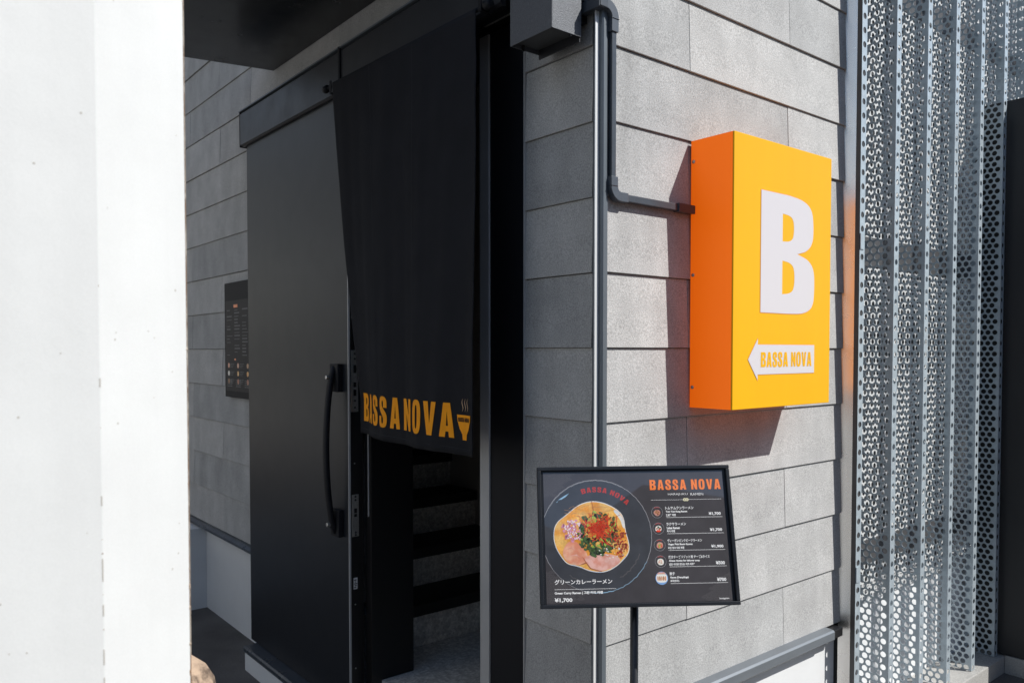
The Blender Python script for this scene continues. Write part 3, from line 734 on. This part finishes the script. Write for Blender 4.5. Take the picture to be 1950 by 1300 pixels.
def clip(poly):
    """clip a polygon (mm) to the printed sheet"""
    x0, x1, y0, y1 = PX0 * 1000 + .3, PX1 * 1000 - .3, PY0 * 1000 + .3, PY1 * 1000 - .3
    for ax, lim, sg in ((0, x0, 1), (0, x1, -1), (1, y0, 1), (1, y1, -1)):
        o = []
        for i in range(len(poly)):
            a, b = poly[i - 1], poly[i]; ia, ib = (a[ax] - lim) * sg >= 0, (b[ax] - lim) * sg >= 0
            if ia != ib:
                t = (lim - a[ax]) / (b[ax] - a[ax]); o.append((a[0] + (b[0] - a[0]) * t, a[1] + (b[1] - a[1]) * t))
            if ib: o.append(b)
        poly = o
        if not poly: return poly
    return poly
def polymesh(polys):
    mb = MB()
    for p in polys:
        if len(p) >= 3: mb.quad(*[(a, b, 0) for a, b in p])
    me = bpy.data.meshes.new('ink'); me.from_pydata(mb.v, [], mb.f); return me
def arc_strip(cx, cy, r, a0, a1, w, n=40, wob=0.0):
    out = []
    for i in range(n):
        t0, t1 = a0 + (a1 - a0) * i / n, a0 + (a1 - a0) * (i + 1) / n
        def pt(t, rr): rr += wob * (math.sin(t * 37) + math.sin(t * 61 + 1)); return (cx + rr * math.cos(t), cy + rr * math.sin(t))
        q = clip([pt(t0, r - w / 2), pt(t1, r - w / 2), pt(t1, r + w / 2), pt(t0, r + w / 2)])
        if q: out.append(q)
    return out
# faint wave pattern in the corners of the sheet
wv = []
def waves(x0, x1, y0, y1, keepf):
    r = 9.0; row = 0; y = y1
    while y > y0:
        x = x0 + (r if row % 2 else 0)
        while x < x1:
            if keepf(x, y):
                for k in (1.0, 0.72, 0.44): wv.extend(arc_strip(x, y, r * k, R(28), R(152), 0.9, 6))
            x += 2 * r
        y -= r * 0.5; row += 1
waves(-215, -120, -152, -85, lambda x, y: (x + 215) + (y + 152) < 95 - 20 * math.sin(x))
waves(-215, -120, 85, 146, lambda x, y: (x + 215) + (146 - y) < 90)
waves(120, 215, -152, -95, lambda x, y: (212 - x) + (y + 152) < 75)
ink(polymesh(wv), 'wave_pattern', 'paper_wave', -2)
# plate
pc = (-92.0, 0.5)
ink(polymesh([clip([(pc[0] + 126 * math.cos(i / 72 * 2 * math.pi), pc[1] + 126 * math.sin(i / 72 * 2 * math.pi)) for i in range(72)])]), 'plate', 'ink_plate', -1)
ink(polymesh(arc_strip(*pc, 126, R(-75), R(215), 1.0, 150, 0.25) + arc_strip(*pc, 124.6, R(60), R(150), 0.5, 50, 0.3)), 'plate_rim', 'ink_rim', 1)
ink(polymesh(arc_strip(*pc, 126, R(-100), R(-28), 1.5, 60, 0.35)), 'plate_glint', 'ink_rim_blue', 1)
ink(polymesh(arc_strip(-92, -2, 104, R(-62), R(-22), 2.0, 40, 0.8) + arc_strip(-92, -2, 106, R(-128), R(-108), 1.3, 20, 0.6)), 'plate_glint', 'paper_wave', 1)
ink(polymesh([[(-178, 82), (-162, 92), (-152, 97), (-160, 89), (-170, 83)], [(-183, 76), (-177, 81), (-180, 77)]]), 'plate_glint', 'ink_rim_blue', 1)
ink(polymesh(arc_strip(*pc, 126, R(213), R(262), 0.6, 40, 0.2)), 'plate_rim', 'ink_rim', 1)
# lettering on the plate rim, bent round the plate
for c, polys in word_polys('BASSA NOVA', 0, 0, 118, 11.5, gap=0.16, space=0.34):
    def bend(p):
        a = R(107.5) - p[0] / 105.0; rr = 98.5 + p[1]; return (pc[0] + rr * math.cos(a), pc[1] + rr * math.sin(a))
    ink(flat([[bend(p) for p in q] for q in polys]), 'plate_lettering', 'ink_red', 2)
# the bowl of noodles
def blob(pts, it=2):
    return soft(pts, set()) if it else pts
def grain_polys(n, cx, cy, rx_, ry_, smin, smax, elong=1.0, inside=None, k=6):
    out = []
    for _ in range(n):
        for _t in range(20):
            a, d = random.uniform(0, 6.283), math.sqrt(random.random())
            x, y = cx + rx_ * d * math.cos(a), cy + ry_ * d * math.sin(a)
            if inside is None or inside(x, y): break
        s = random.uniform(smin, smax); th = random.uniform(0, 6.283); e = random.uniform(1, elong)
        p = []
        for i in range(k):
            t = 2 * math.pi * i / k; r_ = s * random.uniform(0.7, 1.2); u_, v_ = r_ * e * math.cos(t), r_ * math.sin(t)
            p.append((x + u_ * math.cos(th) - v_ * math.sin(th), y + u_ * math.sin(th) + v_ * math.cos(th)))
        out.append(p)
    return out
soup = [(-190.4, 6.2), (-183.6, 30.1), (-156.3, 49.7), (-131.0, 69.5), (-101.9, 78.0), (-69.2, 72.6), (-37.2, 53.9), (-27.9, 35.6), (-27.1, 11.5), (-18.7, -20.4), (-21.8, -40.1), (-36.9, -55.6), (-55.9, -70.9), (-80.6, -80.2), (-108.7, -77.7), (-136.4, -65.5), (-160.4, -61.2), (-173.9, -45.3), (-187.3, -21.5)]
ink(flat([soft([(-105 + (x + 105) * 1.018, y * 1.025) for x, y in soup])]), 'bowl_edge', 'food_edge', 2)
ink(flat([soft(soup)]), 'soup', 'food_soup', 3)
ink(polymesh([[(x, y), (x + w_, y + d_), (x + w_, y + d_ + .7), (x, y + .7)] for x, y, w_, d_ in [(random.uniform(-165, -60), random.uniform(38, 66), random.uniform(8, 22), random.uniform(-5, 7)) for _ in range(16)]]), 'soup_folds', 'food_brown', 4)
ink(polymesh(grain_polys(36, -105, 52, 60, 18, 1.5, 4.5, 2.6)), 'soup_froth', 'food_edge', 4) if False else None
ink(flat([soft([(-47, 60), (-30, 42), (-26, 14), (-32, 18), (-36, 36), (-52, 55)])]), 'bowl_rim_light', 'food_edge', 4)
ink(flat([soft([(-174, -38), (-160, -12), (-142, -10), (-126, -25), (-114, -40), (-118, -58), (-136, -66), (-160, -60)])]), 'pork_slice', 'food_pork', 5)
ink(polymesh([[(-166, -30), (-150, -24), (-140, -32), (-150, -27)], [(-160, -45), (-140, -40), (-128, -50), (-141, -43)]]), 'pork_marbling', 'food_pork_pale', 6)
ink(flat([soft([(-126, -48), (-100, -40), (-70, -40), (-44, -46), (-40, -60), (-58, -71), (-84, -79), (-110, -72)])]), 'pork_slice', 'food_pork_pale', 7)
ink(polymesh([[(-127, -47), (-110, -73), (-84, -80), (-85, -78), (-109, -71), (-125, -48)], [(-138, -66), (-120, -58), (-112, -72), (-118, -61)]]), 'pork_rind', 'food_pork_line', 8)
ink(polymesh(grain_polys(60, -147, 13, 25, 24, 1.6, 3.6, 1.4)), 'onion', 'food_onion', 8)
ink(polymesh(grain_polys(46, -146, 14, 23, 23, 1.2, 2.6, 1.4)), 'onion', 'food_onion_pale', 9)
ink(polymesh(grain_polys(26, -150, 6, 22, 20, 0.7, 1.5, 2.0)), 'onion', 'food_onion_deep', 10)
ing = lambda x, y: not (x < -118 and y > 40)
ink(polymesh(grain_polys(120, -88, 4, 47, 46, 2.2, 6.0, 2.0, ing)), 'greens', 'food_green_dark', 9)
ink(polymesh(grain_polys(95, -88, 4, 49, 50, 1.2, 4.2, 2.6, ing)), 'greens', 'food_green', 10)
ink(polymesh(grain_polys(26, -92, 14, 45, 46, 0.8, 2.6, 3.5, ing)), 'greens', 'food_lime', 11)
ink(flat([soft([(-116, 22), (-110, 40), (-98, 46), (-90, 38), (-94, 26), (-106, 20)])]), 'lime_slice', 'food_lime', 12)
ink(polymesh(grain_polys(80, -38, -16, 17, 32, 0.9, 2.6, 2.0)), 'spice', 'food_spice', 12)
ink(polymesh(grain_polys(36, -38, -24, 18, 30, 0.5, 1.4, 2.0)), 'spice', 'food_red', 13)
ink(polymesh(grain_polys(22, -60, -38, 30, 12, 0.6, 1.6, 2.0)), 'garlic_bits', 'food_white', 13)
th_ = []
for _ in range(150):
    x, y = random.gauss(-86, 15), random.gauss(18, 13); a = random.uniform(0, 6.283); L_ = random.uniform(10, 30); bend_ = random.uniform(-9, 9); w_ = random.uniform(.35, .7)
    prev = None
    for i in range(6):
        t = i / 5 - .5; px_, py_ = x + L_ * t * math.cos(a) - bend_ * (t * t) * math.sin(a), y + L_ * t * math.sin(a) + bend_ * (t * t) * math.cos(a)
        if prev: 
            nx, ny = -math.sin(a) * w_, math.cos(a) * w_
            th_.append([(prev[0] - nx, prev[1] - ny), (px_ - nx, py_ - ny), (px_ + nx, py_ + ny), (prev[0] + nx, prev[1] + ny)])
        prev = (px_, py_)
ink(polymesh(th_), 'chilli_threads', 'food_red', 14)
ink(polymesh([[(-101, 78), (-97, 56), (-96.2, 56), (-100.2, 78)], [(-60, 36), (-36, 47), (-36, 46.2), (-60, 35.2)]]), 'chilli_threads', 'food_spice', 15)
# captions
def cap(txt, x0, y0, x1, h, m='ink_white', heavy=0.0, name='caption'):
    me = text_mesh(txt, x0, y0, x1 - x0, h, heavy); return ink(me, name, m, 4)
def rule(x0, x1, y, w_=0.55, m='ink_white', name='rule'):
    return ink(polymesh([[(x0, y), (x1, y), (x1, y + w_), (x0, y + w_)]]), name, m, 3)
cap('グリーンカレーラーメン', -192, -106, -61.5, 11, heavy=0.02)
rule(-192, -54, -116.8, 0.7)
cap('Green Curry Ramen | 그린 커리 라멘', -192.5, -128.2, -84, 7.4, heavy=0.04)
cap('¥1,700', -193, -145.0, -153, 10, heavy=0.035)
for c, polys in word_polys('BASSA NOVA', 36.6, 101.8, 166, 23.2, gap=0.16, space=0.34):
    ink(flat(polys), 'heading_letter', 'ink_orange', 3)
cap('HARAJUKU', 78, 87.9, 124, 5.8, name='subheading'); cap('RAMEN', 130.5, 88.0, 160.6, 5.6, name='subheading')
rule(37.3, 113, 78.2, 0.6); rule(125, 202, 78.5, 0.6)
ink(flat([ellip(116.2, 78.6, 4.0, 3.6, 14, 2), ellip(116.2, 78.6, 1.4, 1.2, 8, 2)]), 'knot_mark', 'ink_cream', 4)
ink(flat([ellip(121.6, 78.6, 4.0, 3.6, 14, 2), ellip(121.6, 78.6, 1.4, 1.2, 8, 2)]), 'knot_mark', 'ink_cream', 5)
items = [
 (50.0, 50.5, 'トムヤムクンラーメン', 135.3, 'Tom Yum Kung Ramen', 120.2, '똠얌꿍 라멘', 92.8, '¥1,700', 169.6, 0),
 (50.9, 14.0, 'ラクサラーメン', 115.2, 'Laksa Ramen', 100.2, '락사 라멘', 88.5, '¥1,700', 169.6, 1),
 (51.3, -23.2, 'ヴィーガンピンクビーツラーメン', 149.4, 'Vegan Pink Beets Ramen', 127, '비건 핑크 비트 라멘', 107, '¥1,900', 169.5, 2),
 (51.0, -59.6, '焼きチーズリゾット用 チーズ&ライス', 164, 'Chees risotto for leftover soup', 140.9, '남은 수프로 만드는 치즈 리조또', 129.7, '¥500', 177.1, 3),
 (51.0, -96.2, '餃子', 81.4, 'Gyoza (Dumplings)', 112.4, '교자(만두)', 90.3, '¥700', 176.8, 4)]
for cx, cy, jp, jx, en, ex, kr, kx, prc, px_, ix in items:
    cap(jp, 69.6, cy + 6.0, jx, 7.0, heavy=0.025); cap(en, 70.2, cy - 1.9, ex, 5.4, heavy=0.045); cap(kr, 70.2, cy - 9.4, kx, 5.6, heavy=0.035)
    cap(prc, px_, cy - 8.9, 198, 7.8, heavy=0.035); rule(70.8, 201.4, cy - 12.5, 0.75)
    if ix < 4:
        ink(polymesh(arc_strip(cx, cy, 12.8, 0, 6.2832, 0.55, 28)), 'dish_plate', 'ink_rim', 2)
        ink(polymesh(arc_strip(cx, cy, 11.3, R(60), R(125), 1.2, 8)), 'dish_plate', 'ink_red', 2)
        ink(flat([soft([(cx + 8.4 * random.uniform(.86, 1.08) * math.cos(a * .7854), cy - .8 + 7.8 * random.uniform(.88, 1.06) * math.sin(a * .7854)) for a in range(8)])]), 'dish', ['food_pork_pale', 'food_white', 'food_pork_pale', 'food_white'][ix], 3)
        for mname, nn in ([('food_brown', 14), ('food_spice', 10), ('food_green_dark', 6)], [('food_green', 12), ('food_red', 8), ('food_green_dark', 6)], [('food_lime', 8), ('food_brown', 12), ('food_red', 4)], [('food_pork', 9), ('food_brown', 5)])[ix]:
            ink(polymesh(grain_polys(nn, cx, cy - .8, 5, 5, 0.5, 1.5, 2.2)), 'dish_topping', mname, 4 + nn % 3)
        if ix == 1: ink(flat([soft([(cx - 7, cy - 4), (cx + 6, cy - 4), (cx + 4, cy - 8), (cx - 4, cy - 8.4)])]), 'dish_topping', 'food_red', 7)
    else:
        ink(flat([ellip(cx, cy, 14.2, 14.4, 28, 2)]), 'dish_plate', 'food_blue', 2)
        ink(flat([ellip(cx, cy, 12.5, 9.5, 24, 3)]), 'dish', 'food_white', 3)
        ink(polymesh([clip([(cx - 11, cy + 8.6), (cx + 11, cy + 8.6), (cx + 6, cy + 13), (cx - 6, cy + 13)])]), 'dish_plate', 'food_pork_pale', 3)
        for q in range(5): ink(flat([ellip(cx - 8.4 + q * 4.2, cy - .5, 1.9, 5.2, 12, 2.2)]), 'dumpling', 'food_brown' if q % 2 else 'food_pork', 4 + q % 2)
cap('Instagram', 179, -145.2, 201.2, 4.6, heavy=0.02)
# pole and foot
pole_top = fc - nz * 0.022
ptp = Vector((-0.2165, -0.3205, 1.09))
pl = MB().tube([(ptp.x, ptp.y, 0.012), (ptp.x, ptp.y, 1.10)], 0.0095, 16).build('pole', 'stand_black', None, 0, True); att(pl, st)
o = MB().tube([(ptp.x, ptp.y, 1.07), (ptp.x, ptp.y, 1.13)], 0.0125, 16).build('pole_clamp', 'stand_black', None, 0, True); att(o, st)
o = MB().tube([(ptp.x, ptp.y, 0.0), (ptp.x, ptp.y, 0.008), (ptp.x, ptp.y, 0.012), (ptp.x, ptp.y, 0.016)], [0.15, 0.15, 0.146, 0.03], 40).build('base_plate', 'stand_black', None, 0, False); att(o, st)

# ------------------------------------------------------------------ white pillar close on the left, and the timber post behind it
pil = empty('white_pillar', (-1.45, -0.55, 0.0))
tag(pil, 'bright white plastered pillar filling the left edge, chipped along its right corner', 'pillar')
A = (-1.400, -0.666); B_ = (A[0] + 0.1257 * math.cos(R(33)), A[1] + 0.1257 * math.sin(R(33)))
Lf = (A[0] + 0.40 * math.cos(R(184)), A[1] + 0.40 * math.sin(R(184)))
att(MB().prism([A, B_, (B_[0] - 0.10, B_[1] + 0.20), (Lf[0] - 0.02, Lf[1] + 0.25), Lf], 'z', 0.0, 3.2).build('shaft', 'white_plaster', None, 0.0012), pil)
# chipped render along both edges
rnd = random.Random(3)
def chips(px, py, n, name, m, z0=0.6, z1=2.1, s0=0.0012, s1=0.004, jx=0.001):
    for _ in range(n):
        z = rnd.uniform(z0, z1); s = rnd.uniform(s0, s1); hgt = s * rnd.uniform(1, 5)
        mb = MB(); ring = []
        for j in range(5):
            zz = z - hgt / 2 + hgt * j / 4; rr = s * (0.25 + math.sin(math.pi * (j + .4) / 4.8)) * rnd.uniform(.7, 1.1)
            for q in range(6): mb.v.append((px + jx * rnd.uniform(-1, 1) + rr * math.cos(q * 1.047), py + rr * math.sin(q * 1.047), zz))
        for j in range(4):
            for q in range(6): mb.f.append((j * 6 + q, j * 6 + (q + 1) % 6, j * 6 + 6 + (q + 1) % 6, j * 6 + 6 + q))
        mb.f.append(tuple(range(6))); mb.f.append(tuple(range(24, 30)))
        att(mb.build(name, m), pil)
chips(B_[0] - .0004, B_[1] + .0006, 9, 'chip', 'plaster_edge', 1.12, 1.62, 0.0009, 0.0022, 0.0012)
chips(A[0] - 0.0005, A[1] + 0.0008, 16, 'chip', 'plaster_edge', 1.2, 1.66, 0.0005, 0.0012, 0.0002)
for zc, hgt in ((1.36, .022), (1.27, .016), (1.318, .012), (1.43, .010), (1.215, .030), (1.155, .018), (1.55, .009), (1.245, .008)):
    att(MB().box(A[0] - .0011, A[0] + .0004, A[1] - .0003, A[1] + .0008, zc - hgt / 2, zc + hgt / 2).build('edge_scar', 'speck', None, 0.0003), pil)
for _ in range(26):
    left = rnd.random() < 0.35; z = rnd.uniform(1.2, 1.95); rr = rnd.uniform(0.0005, 0.0013)
    if left: dx, dy = math.cos(R(184)), math.sin(R(184)); nn = Vector((math.cos(R(-86)), math.sin(R(-86)), 0)); u = rnd.uniform(0.01, 0.09)
    else: dx, dy = math.cos(R(33)), math.sin(R(33)); nn = Vector((math.cos(R(-57)), math.sin(R(-57)), 0)); u = rnd.uniform(0.01, 0.115)
    p = Vector((A[0] + dx * u, A[1] + dy * u, z))
    att(MB().tube([p - nn * .0003, p + nn * .0002], rr, 7).build('pit_mark', 'speck'), pil)
# rusty edge line
att(MB().box(B_[0] + 0.0002, B_[0] + 0.0012, B_[1] + 0.0004, B_[1] + 0.0014, 0.0, 3.2).build('edge_line', 'plaster_edge'), pil)

post = empty('timber_post', (-1.10, 0.05, 0.0))
tag(post, 'weathered brown timber stump with a metal rod, half hidden behind the white pillar', 'post')
mb = MB(); N = 14; prof = [(0.0, 0.075), (0.5, 0.070), (0.80, 0.066), (0.88, 0.064), (0.925, 0.058), (0.955, 0.045), (0.972, 0.028), (0.98, 0.010)]
for z, r_ in prof:
    for j in range(N):
        a = 2 * math.pi * j / N; q = r_ * (1 + 0.13 * math.sin(3 * a + z * 9) + 0.08 * math.sin(5 * a + 2))
        mb.v.append((-1.118 + q * math.cos(a) - 0.02 * (z - .9), 0.06 + q * math.sin(a), z + 0.012 * math.sin(2 * a) * (z > .8)))
for i in range(len(prof) - 1):
    for j in range(N): mb.f.append((i * N + j, i * N + (j + 1) % N, (i + 1) * N + (j + 1) % N, (i + 1) * N + j))
mb.f.append(tuple(range((len(prof) - 1) * N, len(prof) * N)))
att(mb.build('stump', 'wood_weathered', None, 0, True), post)
att(MB().tube([(-1.20, 0.02, 0.905), (-1.085, -0.015, 0.915)], 0.004, 10).build('rod', 'alu'), post)

# ------------------------------------------------------------------ houses across the street (reflected in the menu board, and shading the street)
def house(name, label, x0, x1, y0, y1, h, ridge, wallm):
    hs = empty(name, ((x0 + x1) / 2, (y0 + y1) / 2, 0)); tag(hs, label, 'house', 'houses across the street')
    att(MB().box(x0, x1, y0, y1, 0, h).build('wall', wallm), hs)
    if ridge:
        xm = (x0 + x1) / 2; e = 0.35; k = (ridge - h) / (x1 - xm)
        att(MB().prism([(x0 - e, h - k * e), (xm, ridge), (x1 + e, h - k * e), (x1 + e, h - k * e + .16), (xm, ridge + .16), (x0 - e, h - k * e + .16)], 'y', y0 - .3, y1 + .3).build('roof', 'house_roof'), hs)
        att(MB().prism([(x0, h + .001), (x1, h + .001), (xm, ridge - .001)], 'y', y0, y1).build('gable', wallm), hs)
    else:
        att(MB().box(x0 - .1, x1 + .1, y0 - .1, y1 + .1, h + .002, h + .35).build('parapet', 'house_roof'), hs)
    n = max(2, int((x1 - x0) / 1.9))
    for fl in range(max(1, int(h / 2.7))):
        for i in range(n):
            xx = x0 + (i + .5) * (x1 - x0) / n - .5
            f_ = MB().box(xx, xx + 1.0, y1 + .002, y1 + .06, 0.9 + fl * 2.7, 2.1 + fl * 2.7).build('window', 'frame_grey'); att(f_, hs)
            g_ = MB().box(xx + .06, xx + .94, y1 + .061, y1 + .07, 0.96 + fl * 2.7, 2.04 + fl * 2.7).build('pane', 'house_glass'); sub(g_, f_)
house('gabled_house', 'house with a grey gabled roof across the street, mirrored in the menu board', -6.0, -0.2, -13, -7.0, 2.75, 3.95, 'house_wall')
house('flat_roofed_house', 'flat roofed grey house across the street facing the sunlit wall', 0.8, 7.5, -15, -8.0, 5.4, 0, 'house_wall')
house('low_house', 'long low flat roofed house across the street behind the white pillar', -15, -7.0, -14, -7.4, 5.2, 0, 'house_wall')

hs = empty('end_house', (-1.0, 16.0, 0)); tag(hs, 'grey two storey house closing the alley beyond the low white wall', 'house')
att(MB().box(-4.4, 4.0, 14.0, 19.0, 0, 5.4).build('wall', 'house_wall'), hs)
att(MB().box(-4.5, 4.1, 13.9, 19.1, 5.402, 5.75).build('parapet', 'house_roof'), hs)
for fl in range(2):
    for i in range(3):
        xx = -3.6 + i * 1.5
        f_ = MB().box(xx, xx + 0.9, 13.94, 13.998, 0.9 + fl * 2.6, 2.1 + fl * 2.6).build('window', 'frame_grey'); att(f_, hs)
        g_ = MB().box(xx + .06, xx + .84, 13.93, 13.939, 0.96 + fl * 2.6, 2.04 + fl * 2.6).build('pane', 'house_glass'); sub(g_, f_)
hs = empty('added_pale_house', (-6.5, 7.5, 0)); tag(hs, 'unseen pale house added opposite the black sliding door to bounce light', 'house')  # added out of view to bounce warm sunlight onto the shaded wall
att(MB().box(-9.0, -4.6, 1.6, 13.0, 0, 8.0).build('wall', 'house_pale'), hs)
att(MB().box(-9.1, -4.5, 1.5, 13.1, 8.002, 8.35).build('parapet', 'house_roof'), hs)
for fl in range(3):
    for i in range(5):
        yy = 3.3 + i * 1.95
        f_ = MB().box(-4.598, -4.54, yy, yy + 1.1, 0.9 + fl * 2.6, 2.2 + fl * 2.6).build('window', 'frame_grey'); att(f_, hs)
        g_ = MB().box(-4.539, -4.53, yy + .06, yy + 1.04, 0.96 + fl * 2.6, 2.14 + fl * 2.6).build('pane', 'house_glass'); sub(g_, f_)
bpy.context.view_layer.update()
